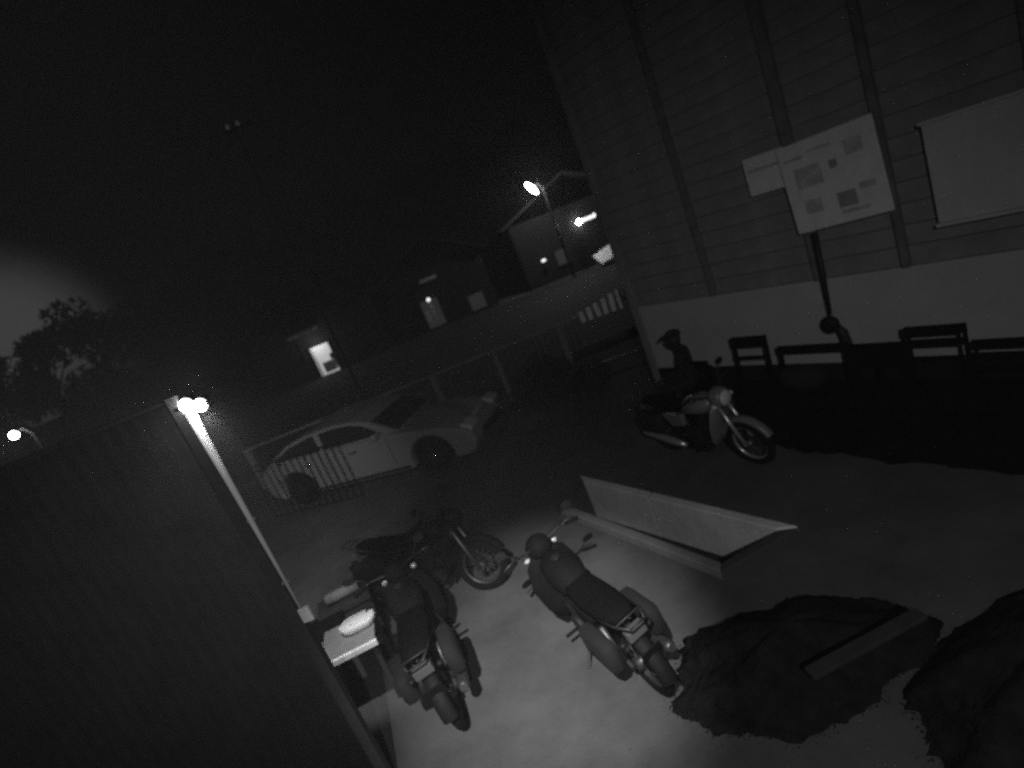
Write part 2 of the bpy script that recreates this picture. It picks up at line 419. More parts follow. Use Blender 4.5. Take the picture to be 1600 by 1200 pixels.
chair('bench', 'dark slatted bench at the right edge of the picture', 'bench', 4.42, 0.64, 0.80, 0.42, [(0.76, 0.08), (0.65, 0.06), (0.53, 0.05)])
bag = thing('bag', 'black rounded bag lying on the seat of the single rail bench', 'bag', onwall(2.60, 0.42, 0.52), BRZ)
MB().ball((0, 0, 0.13), (0.26, 0.15, 0.135), 18, 10).build('body', M_cloth, bag)
MB().torus((0, -0.03, 0.20), 0.10, 0.012, 14, 6, (0.1, math.pi - 0.1)).build('handle', M_black, bag)

# person sitting at the left end of the row
def skin_figure(name, verts, edges, m, parent, lvl=1):
    me = bpy.data.meshes.new(name); me.from_pydata([v[0] for v in verts], edges, [])
    o = bpy.data.objects.new(name, me); COL.objects.link(o); o.parent = parent
    sk = o.modifiers.new('skin', 'SKIN'); sk.use_smooth_shade = True
    for i, d in enumerate(me.skin_vertices[0].data):
        r = verts[i][1]; d.radius = (r, r) if not isinstance(r, tuple) else r
        d.use_root = (i == 0)
    ss = o.modifiers.new('sub', 'SUBSURF'); ss.levels = lvl; ss.render_levels = lvl
    me.materials.append(m); return o
pr = thing('person', 'person in dark clothes and cap sitting at the left end of the chairs', 'person', onwall(1.06, 0, 0.50), BRZ + math.radians(-60))
V = [((0, 0.05, 0.52), (0.13, 0.10)), ((0, 0.04, 0.70), (0.12, 0.09)), ((0, 0.02, 0.90), (0.15, 0.085)), ((0, 0.0, 0.99), 0.055), ((0, -0.02, 1.05), 0.048),
     ((0, -0.035, 1.11), 0.078), ((0, -0.03, 1.18), 0.07),
     ((0.15, 0.02, 0.93), 0.055), ((0.20, -0.02, 0.72), 0.043), ((0.14, -0.22, 0.60), 0.033), ((0.11, -0.30, 0.58), 0.03),
     ((-0.15, 0.02, 0.93), 0.055), ((-0.20, -0.02, 0.72), 0.043), ((-0.14, -0.22, 0.60), 0.033), ((-0.11, -0.30, 0.58), 0.03),
     ((0.10, 0.02, 0.50), 0.085), ((0.11, -0.36, 0.49), 0.065), ((0.11, -0.38, 0.25), 0.05), ((0.11, -0.37, 0.06), 0.038), ((0.11, -0.50, 0.035), 0.032),
     ((-0.10, 0.02, 0.50), 0.085), ((-0.11, -0.36, 0.49), 0.065), ((-0.11, -0.38, 0.25), 0.05), ((-0.11, -0.37, 0.06), 0.038), ((-0.11, -0.50, 0.035), 0.032)]
Ed = [(0, 1), (1, 2), (2, 3), (3, 4), (4, 5), (5, 6), (2, 7), (7, 8), (8, 9), (9, 10), (2, 11), (11, 12), (12, 13), (13, 14), (0, 15), (15, 16), (16, 17), (17, 18), (18, 19), (0, 20), (20, 21), (21, 22), (22, 23), (23, 24)]
skin_figure('body', V, Ed, M_cloth, pr, 2)
MB().ball((0, -0.04, 1.12), (0.078, 0.095, 0.115), 16, 10).build('face', M_skin, pr)
MB().ball((0, -0.135, 1.11), (0.014, 0.018, 0.022), 8, 6).build('nose', M_skin, pr)
cap = MB().ball((0, -0.03, 1.19), (0.095, 0.105, 0.06), 16, 8).build('cap', M_cloth, pr)
MB().box((0, -0.16, 1.175), (0.13, 0.10, 0.012), (math.radians(8), 0, 0)).build('peak', M_cloth, cap, 0.004)
for sx in (-1, 1):
    MB().ball((sx * 0.078, -0.025, 1.11), (0.012, 0.02, 0.03), 8, 6).build('ear', M_skin, pr)
    h = MB().ball((sx * 0.10, -0.325, 0.575), (0.035, 0.045, 0.02), 10, 6).build('hand', M_skin, pr)
    for k in range(4):
        x = sx * 0.10 + (k - 1.5) * 0.018
        MB().tube([(x, -0.355, 0.58), (x, -0.395, 0.575), (x, -0.415 + 0.006 * abs(k - 1.5), 0.555)], [0.009, 0.008, 0.006], 6).build('finger', M_skin, h)
    MB().tube([(sx * 0.075, -0.32, 0.58), (sx * 0.055, -0.345, 0.58), (sx * 0.055, -0.37, 0.57)], [0.011, 0.009, 0.007], 6).build('thumb', M_skin, h)
chair('wooden_chair', 'plain dark chair under the sitting person at the left end of the row', 'chair', 1.06, 0.40, 0.70, 0.42, [(0.66, 0.08)])

# ------------------------------------------------------------------ motorbikes (local +x forward)
GB = 'motorbikes parked in the yard'
M_palepan = mat('pale_bike_panel', 0.14, 0.4, var=0.2, scale=8)
M_brightalloy = mat('bright_alloy', 0.6, 0.3, 0.7, var=0.1, scale=20)
M_smoke = mat('smoked_lens', 0.01, 0.5, var=0.0, spec=0.15)
def make_bike(label, front=M_smoke, head=M_smoke, trim=M_alloy, pan=None):
    pan = pan or M_panelgrey
    t = thing('motorbike', label, 'motorbike', (0, 0, 0), 0, GB)
    for nm, x in (('front_wheel', 0.62), ('rear_wheel', -0.62)):
        w = MB().torus((x, 0, 0.29), 0.245, 0.045, 32, 8, None, 0.95).build(nm, M_rubber, t)
        MB().torus((x, 0, 0.29), 0.205, 0.016, 32, 6, None, 1.4).build('rim', trim, w)
        MB().disc((x, 0, 0.29), 0.045, 0.13, 14).build('hub', M_alloy, w)
        if x > 0: MB().disc((x, 0.075, 0.29), 0.10, 0.006, 20).build('brake_disc', M_alloy, w)
        sp = MB()
        for k in range(18):
            a = 2 * math.pi * k / 18 + 0.1
            sp.tube([(x + 0.04 * math.cos(a + 0.5), 0.02 * (-1) ** k, 0.29 + 0.04 * math.sin(a + 0.5)), (x + 0.2 * math.cos(a), 0, 0.29 + 0.2 * math.sin(a))], 0.003, 4)
        tag(sp.build('spokes', M_alloy, w), kind='stuff')
    for s in (-1, 1):
        MB().tube([(0.62, s * 0.075, 0.29), (0.53, s * 0.075, 0.55), (0.44, s * 0.07, 0.82)], [0.024, 0.022, 0.018], 10).build('fork_leg', trim, t)
        MB().tube([(-0.62, s * 0.085, 0.29), (-0.30, s * 0.08, 0.32), (-0.12, s * 0.06, 0.36)], 0.02, 8).build('swing_arm', M_engine, t)
        MB().tube([(-0.55, s * 0.10, 0.33), (-0.46, s * 0.11, 0.62)], 0.024, 10).build('shock_absorber', M_alloy, t)
    MB().torus((0.62, 0, 0.29), 0.315, 0.035, 14, 8, (math.radians(25), math.radians(160)), 1.6).build('front_fender', pan, t)
    MB().torus((-0.62, 0, 0.30), 0.325, 0.035, 14, 8, (math.radians(30), math.radians(175)), 1.8).build('rear_fender', M_black, t)
    hb = MB().tube([(0.26, -0.36, 0.99), (0.32, -0.24, 1.0), (0.41, -0.09, 0.93), (0.41, 0.09, 0.93), (0.32, 0.24, 1.0), (0.26, 0.36, 0.99)], 0.012, 8).build('handlebar', M_darksteel, t)
    for s in (-1, 1):
        MB().tube([(0.30, s * 0.26, 1.0), (0.255, s * 0.38, 0.99)], 0.019, 8).build('grip', M_rubber, hb)
        MB().tube([(0.36, s * 0.24, 0.99), (0.34, s * 0.38, 0.975)], 0.006, 6).build('lever', M_alloy, hb)
        mi = MB().tube([(0.32, s * 0.22, 1.0), (0.30, s * 0.29, 1.08), (0.30, s * 0.32, 1.11)], 0.006, 6).build('mirror', M_darksteel, t)
        MB().ball((0.30, s * 0.35, 1.13), (0.018, 0.062, 0.042), 14, 8).build('mirror_shell', M_black, mi)
        MB().box((0.281, s * 0.35, 1.13), (0.004, 0.09, 0.055)).build('mirror_glass', M_glass, mi, 0.012)
        MB().ball((0.47, s * 0.15, 0.84), (0.035, 0.03, 0.026), 12, 8).build('indicator', front, t)
        MB().ball((-0.78, s * 0.12, 0.66), (0.03, 0.03, 0.024), 12, 8).build('indicator', M_smoke, t)
    MB().loft([[(x, w * math.cos(a), z + h * math.sin(a)) for a in [2 * math.pi * k / 16 for k in range(16)]]
               for x, w, h, z in ((0.34, 0.06, 0.05, 0.90), (0.40, 0.115, 0.10, 0.90), (0.48, 0.12, 0.11, 0.885), (0.53, 0.095, 0.095, 0.875))]).build('headlight_shell', pan, t)
    MB().ball((0.525, 0, 0.875), (0.035, 0.088, 0.088), 16, 10).build('headlight', head, t)
    # tank, frame and seat
    ring = lambda x, w, h, z: [(x, w * math.cos(a), z + h * math.sin(a)) for a in [2 * math.pi * k / 16 for k in range(16)]]
    MB().loft([ring(x, w, h, z) for x, w, h, z in ((0.36, 0.05, 0.05, 0.80), (0.30, 0.12, 0.10, 0.79), (0.14, 0.155, 0.13, 0.78), (-0.02, 0.14, 0.11, 0.75), (-0.12, 0.09, 0.07, 0.72))]).build('fuel_tank', pan, t)
    MB().disc((0, 0, 0), 0.001, 0.001, 6)
    MB().tube([(0.13, 0, 0.90), (0.13, 0, 0.925)], 0.035, 14).build('filler_cap', M_engine, t)
    MB().loft([ring(x, w, h, z) for x, w, h, z in ((-0.04, 0.10, 0.03, 0.755), (-0.12, 0.13, 0.05, 0.755), (-0.30, 0.145, 0.055, 0.745), (-0.46, 0.14, 0.055, 0.77), (-0.66, 0.12, 0.05, 0.79), (-0.74, 0.07, 0.03, 0.79))]).build('seat', M_seat, t)
    fr = MB()
    fr.tube([(0.44, 0, 0.80), (0.10, 0, 0.66), (-0.30, 0, 0.62), (-0.72, 0, 0.70)], 0.024, 8)
    fr.tube([(0.42, 0, 0.74), (0.22, 0, 0.40), (0.10, 0, 0.24), (-0.16, 0, 0.24), (-0.22, 0, 0.60)], 0.022, 8)
    fr.build('frame', M_darksteel, t)
    en = MB().box((0.03, 0, 0.36), (0.34, 0.22, 0.20)).box((0.14, 0, 0.52), (0.15, 0.15, 0.20), (0, math.radians(18), 0))
    for k in range(5): en.box((0.13 + 0.012 * k, 0, 0.45 + 0.035 * k), (0.20, 0.20, 0.012), (0, math.radians(18), 0))
    en.disc((0.0, 0.13, 0.36), 0.10, 0.05, 18).disc((0.0, -0.13, 0.36), 0.09, 0.05, 18)
    en.build('engine', M_engine, t, 0.006)
    for s in (-1, 1):
        MB().loft([[(x, s * (y0 + d * 0.5), z) for x, z in ((-0.08 - k, 0.68), (-0.10 - k, 0.52), (-0.34 + k, 0.50), (-0.44 + k, 0.66))] for y0, d, k in ((0.09, 0, 0), (0.10, 0.05, 0.01), (0.115, 0.05, 0.04))], False).build('side_panel', pan, t, 0.008)
    MB().tube([(0.20, -0.08, 0.50), (0.28, -0.11, 0.34), (0.16, -0.14, 0.22), (-0.20, -0.15, 0.24)], 0.02, 10).build('exhaust_pipe', M_engine, t)
    MB().tube([(-0.18, -0.15, 0.24), (-0.30, -0.16, 0.27), (-0.78, -0.17, 0.38), (-0.82, -0.17, 0.39)], [0.025, 0.045, 0.048, 0.03], 12).build('silencer', trim, t)
    MB().loft([[(x + 0.05 * abs(y) / 0.2, y, z) for x, y, z in ((0.36 + dx, -w, z_), (0.40 + dx, 0, z_), (0.36 + dx, w, z_), (0.34 + dx, w, z_), (0.37 + dx, 0, z_), (0.34 + dx, -w, z_))]
               for z_, w, dx in ((0.30, 0.17, -0.10), (0.42, 0.23, -0.08), (0.60, 0.25, -0.03), (0.78, 0.20, 0.02), (0.86, 0.12, 0.04))]).build('leg_shield', pan, t)
    for s in (-1, 1):
        MB().loft([[(-0.55 + a * (0.17 + k), s * (0.15 + d_ * 0.7), 0.56 + c * (0.11 + k)) for a, c in ((-1, -0.8), (-0.8, -1), (0.8, -1), (1, -0.8), (1, 0.8), (0.85, 1), (-0.85, 1), (-1, 0.8))] for d_, k in ((0, 0), (0.05, 0.015), (0.13, 0.01), (0.16, -0.02))]).build('saddle_bag', M_cloth, t)
    MB().box((-0.80, 0, 0.70), (0.07, 0.16, 0.09)).build('tail_light', M_redlens, t, 0.015)
    MB().box((-0.89, 0, 0.55), (0.008, 0.17, 0.12), (0, math.radians(-15), 0)).build('number_plate', M_panelgrey, t, 0.003)
    rk = MB()
    for s in (-1, 1): rk.tube([(-0.50, s * 0.13, 0.74), (-0.80, s * 0.11, 0.83), (-0.92, s * 0.06, 0.84)], 0.010, 6)
    rk.tube([(-0.80, -0.11, 0.83), (-0.80, 0.11, 0.83)], 0.008, 6).tube([(-0.92, -0.06, 0.84), (-0.92, 0.06, 0.84)], 0.008, 6)
    rk.build('grab_rail', M_darksteel, t)
    MB().tube([(0.0, 0.10, 0.26), (-0.06, 0.26, 0.03), (-0.10, 0.30, 0.0)], 0.012, 8).build('kickstand', M_darksteel, t)
    for s in (-1, 1): MB().tube([(0.10, s * 0.10, 0.27), (0.10, s * 0.26, 0.28)], 0.014, 8).build('foot_peg', M_rubber, t)
    return t
bikeA = make_bike('black motorbike in the foreground beside the open tank, seen from behind', M_lens, M_smoke)
def place(b, x, y, hd, lean=-7):
    b.location = (x, y, 0)
    b.rotation_euler = Euler((math.radians(lean), 0, math.atan2(hd[1], hd[0])))
# ground clearance when leaning: wheels stay on the ground because they lean about their contact line
place(bikeA, -0.05, 3.80, (-0.54, 1.45))
bikeA.scale = (0.93, 0.93, 0.93)
for lab, x, y, hd, ln, fin in (('dark motorbike in the foreground nearest the sheet metal fence, beside the small worktable', -1.38, 4.24, (-0.26, 1.35), -7, (M_lens, M_smoke)),
                          ('dark motorbike standing crosswise behind the worktable with two small reflections on it', -1.52, 5.36, (1.2, -0.42), -7, (M_smoke, M_smoke)),
                          ('motorbike parked in front of the chairs by the building, front wheel turned to the yard', 1.84, 6.0, (0.52, -1.0), 7, (M_lens, M_lens, M_brightalloy, M_palepan))):
    b = make_bike(lab, *fin); b.scale = (0.95,) * 3; place(b, x, y, hd, ln)

# ------------------------------------------------------------------ worktable by the fence post with things on it
wt = thing('worktable', 'small worktable with a pale front rail beside the fence end post', 'table', (-2.08, 4.36, 0), math.radians(10))
MB().box((0, 0, 0.575), (0.46, 0.50, 0.03)).build('tabletop', M_grey, wt, 0.004)
MB().box((0.0, -0.265, 0.585), (0.50, 0.03, 0.05)).build('front_rail', M_white, wt, 0.005)
MB().box((-0.21, -0.20, 0.62), (0.09, 0.09, 0.06)).build('corner_block', M_white, wt, 0.008)
for sx in (-1, 1):
    for sy in (-1, 1):
        MB().box((sx * 0.20, sy * 0.22, 0.28), (0.04, 0.04, 0.56)).build('leg', M_wood, wt, 0.003)
bs = thing('basin', 'pale rounded basin standing on the worktable', 'basin', (-1.99, 4.44, 0.592), math.radians(10))
def stadium(a, b, z, n=10):
    ps = []
    for k in range(n + 1): t_ = -math.pi / 2 + math.pi * k / n; ps.append((a + b * math.cos(t_), b * math.sin(t_), z))
    for k in range(n + 1): t_ = math.pi / 2 + math.pi * k / n; ps.append((-a + b * math.cos(t_), b * math.sin(t_), z))
    return ps
MB().loft([stadium(0.05, 0.075, 0), stadium(0.055, 0.095, 0.02), stadium(0.06, 0.10, 0.06), stadium(0.055, 0.09, 0.075)]).build('bowl', M_white, bs)
MB().tube([(-0.12, -0.06, 0.06), (-0.16, 0, 0.065), (-0.12, 0.06, 0.06)], 0.008, 6).build('handle', M_white, bs)
gb = thing('storage_box', 'grey box standing on the ground between fence post and worktable', 'box', (-2.42, 4.72, 0), math.radians(12))
MB().box((0, 0, 0.27), (0.36, 0.34, 0.54)).build('body', M_grey, gb, 0.015)
MB().box((0, 0, 0.555), (0.39, 0.37, 0.03)).build('lid', M_panelgrey, gb, 0.008)
rl = tag(MB().tube([(-0.16, 0, 0.06), (0.16, 0, 0.06)], 0.055, 14).build('cloth_roll', M_grey, None, 0, (-2.26, 5.05, 0.58), math.radians(15)), 'grey rolled cloth lying on the crate behind the worktable', 'cloth roll')
cr = thing('crate', 'low slatted crate behind the worktable carrying a grey roll', 'crate', (-2.28, 5.05, 0), math.radians(15))
for z in (0.08, 0.24, 0.40):
    for sy in (-1, 1): MB().box((0, sy * 0.16, z), (0.48, 0.02, 0.11)).build('slat', M_wood, cr, 0.003)
    for sx in (-1, 1): MB().box((sx * 0.23, 0, z), (0.018, 0.30, 0.11)).build('slat', M_wood, cr, 0.003)
MB().box((0, 0, 0.555), (0.50, 0.35, 0.05)).build('lid', M_wood, cr, 0.004)
for sx in (-1, 1):
    for sy in (-1, 1): MB().box((sx * 0.215, sy * 0.138, 0.265), (0.03, 0.02, 0.52)).build('corner_post', M_wood, cr)

# ------------------------------------------------------------------ tarpaulin heaps and a plank at the lower right
M_soil = mat('black_soil', 0.014, 0.95, var=0.6, scale=9, bump=0.6, bscale=30, spec=0.0)
def heap(name, label, c, rx, ry, h, rz, seed):
    rnd = random.Random(seed); m = MB(); nu, nv = 84, 30; vs = []; fs = []
    ph = [rnd.uniform(0, 6.28) for _ in range(8)]
    edge = lambda a: 1 + 0.08 * math.sin(3 * a + ph[0]) + 0.05 * math.sin(5 * a + ph[1]) + 0.03 * math.sin(11 * a + ph[2])
    for j in range(nv + 1):
        t_ = j / nv
        for i in range(nu):
            a = 2 * math.pi * i / nu
            rr = edge(a) * (1 + rnd.uniform(-0.05, 0.05) * t_)
            z = h * (1 - t_ ** 1.7) * (1 + 0.2 * math.sin(4 * a + ph[3]) * t_ + 0.12 * math.sin(7 * a + 5 * t_ + ph[4]) * t_) + rnd.uniform(-0.012, 0.012) * (0.2 + t_)
            vs.append((rx * t_ * rr * math.cos(a), ry * t_ * rr * math.sin(a), max(z, 0.003) if j < nv else 0.0))
    for j in range(nv):
        for i in range(nu):
            fs.append((j * nu + i, j * nu + (i + 1) % nu, (j + 1) * nu + (i + 1) % nu, (j + 1) * nu + i))
    m.add(vs, fs, True)
    o = tag(m.build(name, M_soil, None, 0, (c[0], c[1], 0), rz), label, 'soil heap')
    cr_ = MB()
    for k in range(7000):
        a = rnd.uniform(0, 2 * math.pi); q = edge(a) * (0.80 + abs(rnd.gauss(0, 0.10)))
        x, y = rx * q * math.cos(a), ry * q * math.sin(a)
        s_ = rnd.uniform(0.003, 0.009) * (1 if q < 1.05 else 0.7)
        if q < 1.0: z0 = h * (1 - (q / edge(a)) ** 1.7 if q < edge(a) else 0) * 0.8
        else: z0 = 0.0
        p8 = [(x + s_ * rnd.uniform(0.6, 1.3), y, z0 + s_ * .4), (x - s_ * rnd.uniform(0.6, 1.3), y, z0 + s_ * .4), (x, y + s_ * rnd.uniform(0.6, 1.3), z0 + s_ * .4), (x, y - s_ * rnd.uniform(0.6, 1.3), z0 + s_ * .4), (x, y, z0 + s_ * 1.1), (x, y, z0 - s_ * .2)]
        cr_.add(p8, [(0, 2, 4), (2, 1, 4), (1, 3, 4), (3, 0, 4), (2, 0, 5), (1, 2, 5), (3, 1, 5), (0, 3, 5)])
    tag(cr_.build('crumbs', M_soil, o), kind='stuff')
    return o
heap('soil_heap', 'wide low heap of black soil with a plank on it, right of the foreground motorbike', (1.02, 3.06), 0.84, 0.50, 0.30, math.radians(-6), 3)
heap('soil_heap', 'black soil heap filling the lower right corner beyond the plank', (2.15, 2.35), 0.95, 0.48, 0.32, math.radians(12), 9)
# small stones scattered over the yard
rs = random.Random(4); gv = MB()
for k in range(1400):
    x, y = rs.uniform(-3.2, 3.4), rs.uniform(2.6, 9.5)
    if -0.3 < x < 1.95 and 3.8 < y < 6.9 and k % 12: continue
    s_ = rs.uniform(0.004, 0.013) * (1.6 if k % 40 == 0 else 1)
    gv.add([(x + s_, y, s_ * .3), (x - s_, y + s_ * .2, s_ * .3), (x, y + s_ * .8, s_ * .3), (x + .2 * s_, y - s_, s_ * .3), (x, y, s_), (x, y, -s_ * .2)],
           [(0, 2, 4), (2, 1, 4), (1, 3, 4), (3, 0, 4), (2, 0, 5), (1, 2, 5), (3, 1, 5), (0, 3, 5)])
tag(gv.build('gravel', M_kerb), kind='stuff')
pln = tag(MB().box((0, 0, 0), (0.78, 0.085, 0.03)).build('plank', M_wood, None, 0.004, (1.32, 2.66, 0.335), 0), 'single weathered plank lying across the black soil heap', 'plank')
pln.rotation_euler = Euler((0, math.radians(2), math.radians(9)))

# ------------------------------------------------------------------ pale car by the fence, nose to the right
ax = Vector((2.72, -1.08)).normalized()
side = Vector((-ax.y, ax.x))
CC = Vector((-2.93, 9.45)) + side * 0.78
car = thing('parked_car', 'pale low car parked along the yard fence with its nose to the right', 'car', (CC.x, CC.y, 0), math.atan2(ax.y, ax.x))
WB = 1.40
car.scale = (1, 1, 0.92)
def arch(cx, r, a0, a1, n=10): return [(cx + r * math.cos(a0 + (a1 - a0) * k / n), 0.33 + r * math.sin(a0 + (a1 - a0) * k / n)) for k in range(n + 1)]
da = math.asin(0.13 / 0.40)
prof = [(-2.02, 0.30), (-2.10, 0.42), (-2.12, 0.60), (-2.08, 0.80), (-1.98, 0.93), (-1.80, 0.97), (0.78, 0.95), (1.10, 0.91), (1.70, 0.82), (2.05, 0.72), (2.22, 0.60), (2.26, 0.42), (2.18, 0.26), (2.05, 0.20)]
prof += arch(WB, 0.40, -da, math.pi + da)
prof += arch(-WB, 0.40, -da, math.pi + da)
MB().prism(prof, -0.80, 0.60).build('body', M_carpaint, car, 0.05, seg=3)
MB().box((0, 0, 0.50), (3.6, 1.30, 0.5)).build('underbody', M_black, car)
def gw(z): return 0.79 - (z - 0.95) * 0.42
gp = [(-1.90, 0.95), (-1.72, 1.08), (-1.35, 1.25), (-0.90, 1.335), (-0.30, 1.36), (0.10, 1.33), (0.40, 1.25), (1.02, 0.95)]
m = MB(); n = len(gp)
vs = [(x, -gw(z), z) for x, z in gp] + [(x, gw(z), z) for x, z in gp]
m.add(vs, [tuple(range(n)), tuple(reversed(range(n, 2 * n)))] + [(i, i + n, (i + 1) % n + n, (i + 1) % n) for i in range(n)])
m.build('cabin', M_carpaint, car, 0.03, seg=3)
def sidewin(poly, s, nm='side_window'):
    e = 0.006
    vs = [(x, s * (gw(z) + e), z + 0.003) for x, z in poly] + [(x, s * (gw(z) - 0.01), z) for x, z in poly]
    k = len(poly)
    MB().add(vs, [tuple(range(k)), tuple(reversed(range(k, 2 * k)))] + [(i, i + k, (i + 1) % k + k, (i + 1) % k) for i in range(k)]).build(nm, M_glass, car)
for s in (-1, 1):
    sidewin([(-1.66, 0.99), (-1.58, 1.08), (-1.28, 1.20), (-0.88, 1.275), (-0.74, 1.285), (-0.62, 0.99)], s)
    sidewin([(-0.52, 0.99), (-0.62, 1.29), (-0.30, 1.305), (0.06, 1.275), (0.32, 1.205), (0.70, 0.99)], s)
    mi = MB().box((0.62, s * 0.90, 1.02), (0.11, 0.18, 0.11)).build('side_mirror', M_carpaint, car, 0.03)
    MB().box((0.566, s * 0.90, 1.02), (0.006, 0.14, 0.08)).build('mirror_glass', M_chrome, mi, 0.01)
    for x in (-0.95, 0.02):
        MB().tube([(x - 0.09, s * 0.825, 0.82), (x - 0.06, s * 0.845, 0.82), (x + 0.06, s * 0.845, 0.82), (x + 0.09, s * 0.825, 0.82)], 0.018, 8).build('door_handle', M_glint, car)
    for x in (-0.57, 0.72):
        MB().box((x, s * 0.8005, 0.62), (0.008, 0.006, 0.60)).build('door_seam', M_black, car)
    MB().box((0.0, s * 0.803, 0.27), (1.9, 0.016, 0.05)).build('sill_trim', M_black, car, 0.004)
    MB().box((2.12, s * 0.56, 0.66), (0.22, 0.34, 0.13), (0, math.radians(25), 0)).build('headlight', M_lens, car, 0.03)
    MB().box((-2.06, s * 0.62, 0.74), (0.10, 0.26, 0.16)).build('tail_light', M_redlens, car, 0.02)
    for x in (-WB, WB):
        w = MB().torus((x, s * 0.70, 0.33), 0.235, 0.095, 32, 10, None, 1.0).build('wheel', M_rubber, car)
        MB().disc((x, s * 0.735, 0.33), 0.19, 0.03, 24).build('rim', M_engine, w)
        for k in range(5):
            a = 2 * math.pi * k / 5 + 0.3
            MB().box((x + 0.10 * math.cos(a), s * 0.757, 0.33 + 0.10 * math.sin(a)), (0.17, 0.018, 0.04), (0, -a, 0)).build('spoke', M_engine, w, 0.004)
        MB().ball((x, s * 0.757, 0.33), (0.05, 0.035, 0.05)).build('hub_cap', M_glint, w)
def capquad(i, j, inset_, nm):
    a, b = Vector((gp[i][0], 0, gp[i][1])), Vector((gp[j][0], 0, gp[j][1]))
    nrm = Vector((-(b.z - a.z), 0, (b.x - a.x))).normalized()
    if nrm.z < 0: nrm = -nrm
    p, q = a.lerp(b, 0.1), a.lerp(b, 0.92)
    wa, wb_ = gw(p.z) - inset_, gw(q.z) - inset_
    top = [p + nrm * 0.006 + Vector((0, -wa, 0)), q + nrm * 0.006 + Vector((0, -wb_, 0)), q + nrm * 0.006 + Vector((0, wb_, 0)), p + nrm * 0.006 + Vector((0, wa, 0))]
    bot = [v - nrm * 0.02 for v in top]
    MB().add(top + bot, [(0, 1, 2, 3), (7, 6, 5, 4), (0, 1, 5, 4), (1, 2, 6, 5), (2, 3, 7, 6), (3, 0, 4, 7)]).build(nm, M_glass, car)
capquad(6, 7, 0.07, 'windscreen'); capquad(1, 2, 0.10, 'rear_window')
MB().box((2.235, 0, 0.42), (0.06, 0.9, 0.14)).build('grille', M_black, car, 0.01)
MB().box((-2.10, 0, 0.60), (0.02, 0.46, 0.12)).build('number_plate', M_panelgrey, car, 0.004)
for x, z in ((-1.50, 1.02), (-1.56, 0.95), (-1.60, 0.87), (-1.72, 0.62)):  # chrome domes added to make lamp glints on the car's tail
    MB().ball((x, -0.80, z), (0.045, 0.03, 0.035)).build('glint_stud', M_glint, car)

# thin iron railing in front of the car's tail
rg = thing('iron_railing', 'low railing of thin black bars in front of the tail of the pale car', 'railing', (CC.x, CC.y, 0), math.atan2(ax.y, ax.x))
for k in range(14):
    MB().box((-2.0 + 0.15 * k, -1.0, 0.53), (0.012, 0.012, 1.02)).build('bar', M_iron, rg)
MB().box((-1.02, -1.0, 0.03), (1.99, 0.024, 0.02)).build('rail', M_iron, rg)
MB().box((-1.02, -1.0, 1.05), (1.99, 0.024, 0.02)).build('rail', M_iron, rg)

# ------------------------------------------------------------------ yard fence behind the car
FA, FB = Vector((-5.9, 12.25)), Vector((2.9, 10.75))
fd = (FB - FA).normalized(); FL = (FB - FA).length
yf = thing('yard_fence', 'long low fence of posts, rails and thin bars closing the yard behind the car', 'fence', (FA.x, FA.y, 0), math.atan2(fd.y, fd.x))
def ftop(d): return 0.95 + 0.27 * d / FL
for d in (0.05, 3.15, 4.52, 5.88, 7.25):
    h = ftop(d) + 0.03
    MB().box((d, 0, h / 2), (0.11, 0.10, h)).build('post', M_fence, yf, 0.008)
sl = math.atan2(0.27, FL)
mid = FL / 2
MB().box((mid, 0, ftop(mid)), (FL, 0.05, 0.05), (0, -sl, 0)).build('top_rail', M_fence, yf, 0.004)
MB().box((mid, 0, 0.14), (FL, 0.04, 0.04)).build('bottom_rail', M_darksteel, yf, 0.004)
bar = None; d = 0.2
while d < 7.6:
    if bar is None:
        bar = MB().box((0, 0, 0.5), (0.018, 0.014, 1.0)).build('bar', M_darksteel, yf); o = bar
    else:
        o = bar.copy(); COL.objects.link(o); o.parent = yf
    o.location = (d, 0, 0.14); o.scale = (1, 1, ftop(d) - 0.16)
    d += 0.12
for k in range(7):  # lit stretch of fence bars, its light put into white boards
    d = 7.75 + 0.155 * k
    hh = 0.16 + 0.035 * k
    MB().box((d, -0.05, 1.09 + hh / 2 - 0.02), (0.085, 0.018, hh + 0.05), (0, math.radians(random.uniform(-6, 6)), 0)).build('lit_picket', M_white, yf, 0.004)
# dark shrub at the fence right of the car
def leafball(rnd, n, rx, ry, rz, c, size, m):
    for _ in range(n):
        while True:
            p = Vector((rnd.uniform(-1, 1), rnd.uniform(-1, 1), rnd.uniform(-1, 1)))
            if 0.25 < p.length < 1: break
        q = Vector((p.x * rx, p.y * ry, p.z * rz)) + Vector(c)
        R = Euler((rnd.uniform(0, 6.3), rnd.uniform(0, 6.3), rnd.uniform(0, 6.3))).to_matrix()
        s_ = size * rnd.uniform(0.6, 1.4)
        m.add([q + R @ Vector(v) for v in ((-s_, 0, 0), (0, -s_ * 0.4, 0.1 * s_), (s_, 0, 0), (0, s_ * 0.4, 0.1 * s_))], [(0, 1, 2, 3)])
sh = thing('shrub', 'dark leafy shrub at the fence right of the car nose', 'shrub', (0.55, 9.7, 0))
rnd = random.Random(5); lm = MB()
for c in ((-0.3, 0, 0.45), (0.35, 0.1, 0.4), (0.0, 0.15, 0.7), (0.75, 0.0, 0.3)): leafball(rnd, 420, 0.42, 0.36, 0.36, c, 0.05, lm)
lm.build('foliage', M_leaf, sh)
st = MB()
for k in range(6): st.tube([(0.06 * k - 0.1, 0, 0), (0.15 * k - 0.35, 0.05, 0.3), (0.24 * k - 0.5, 0.08, 0.55)], [0.015, 0.012, 0.006], 6)
st.build('stem', M_bark, sh)

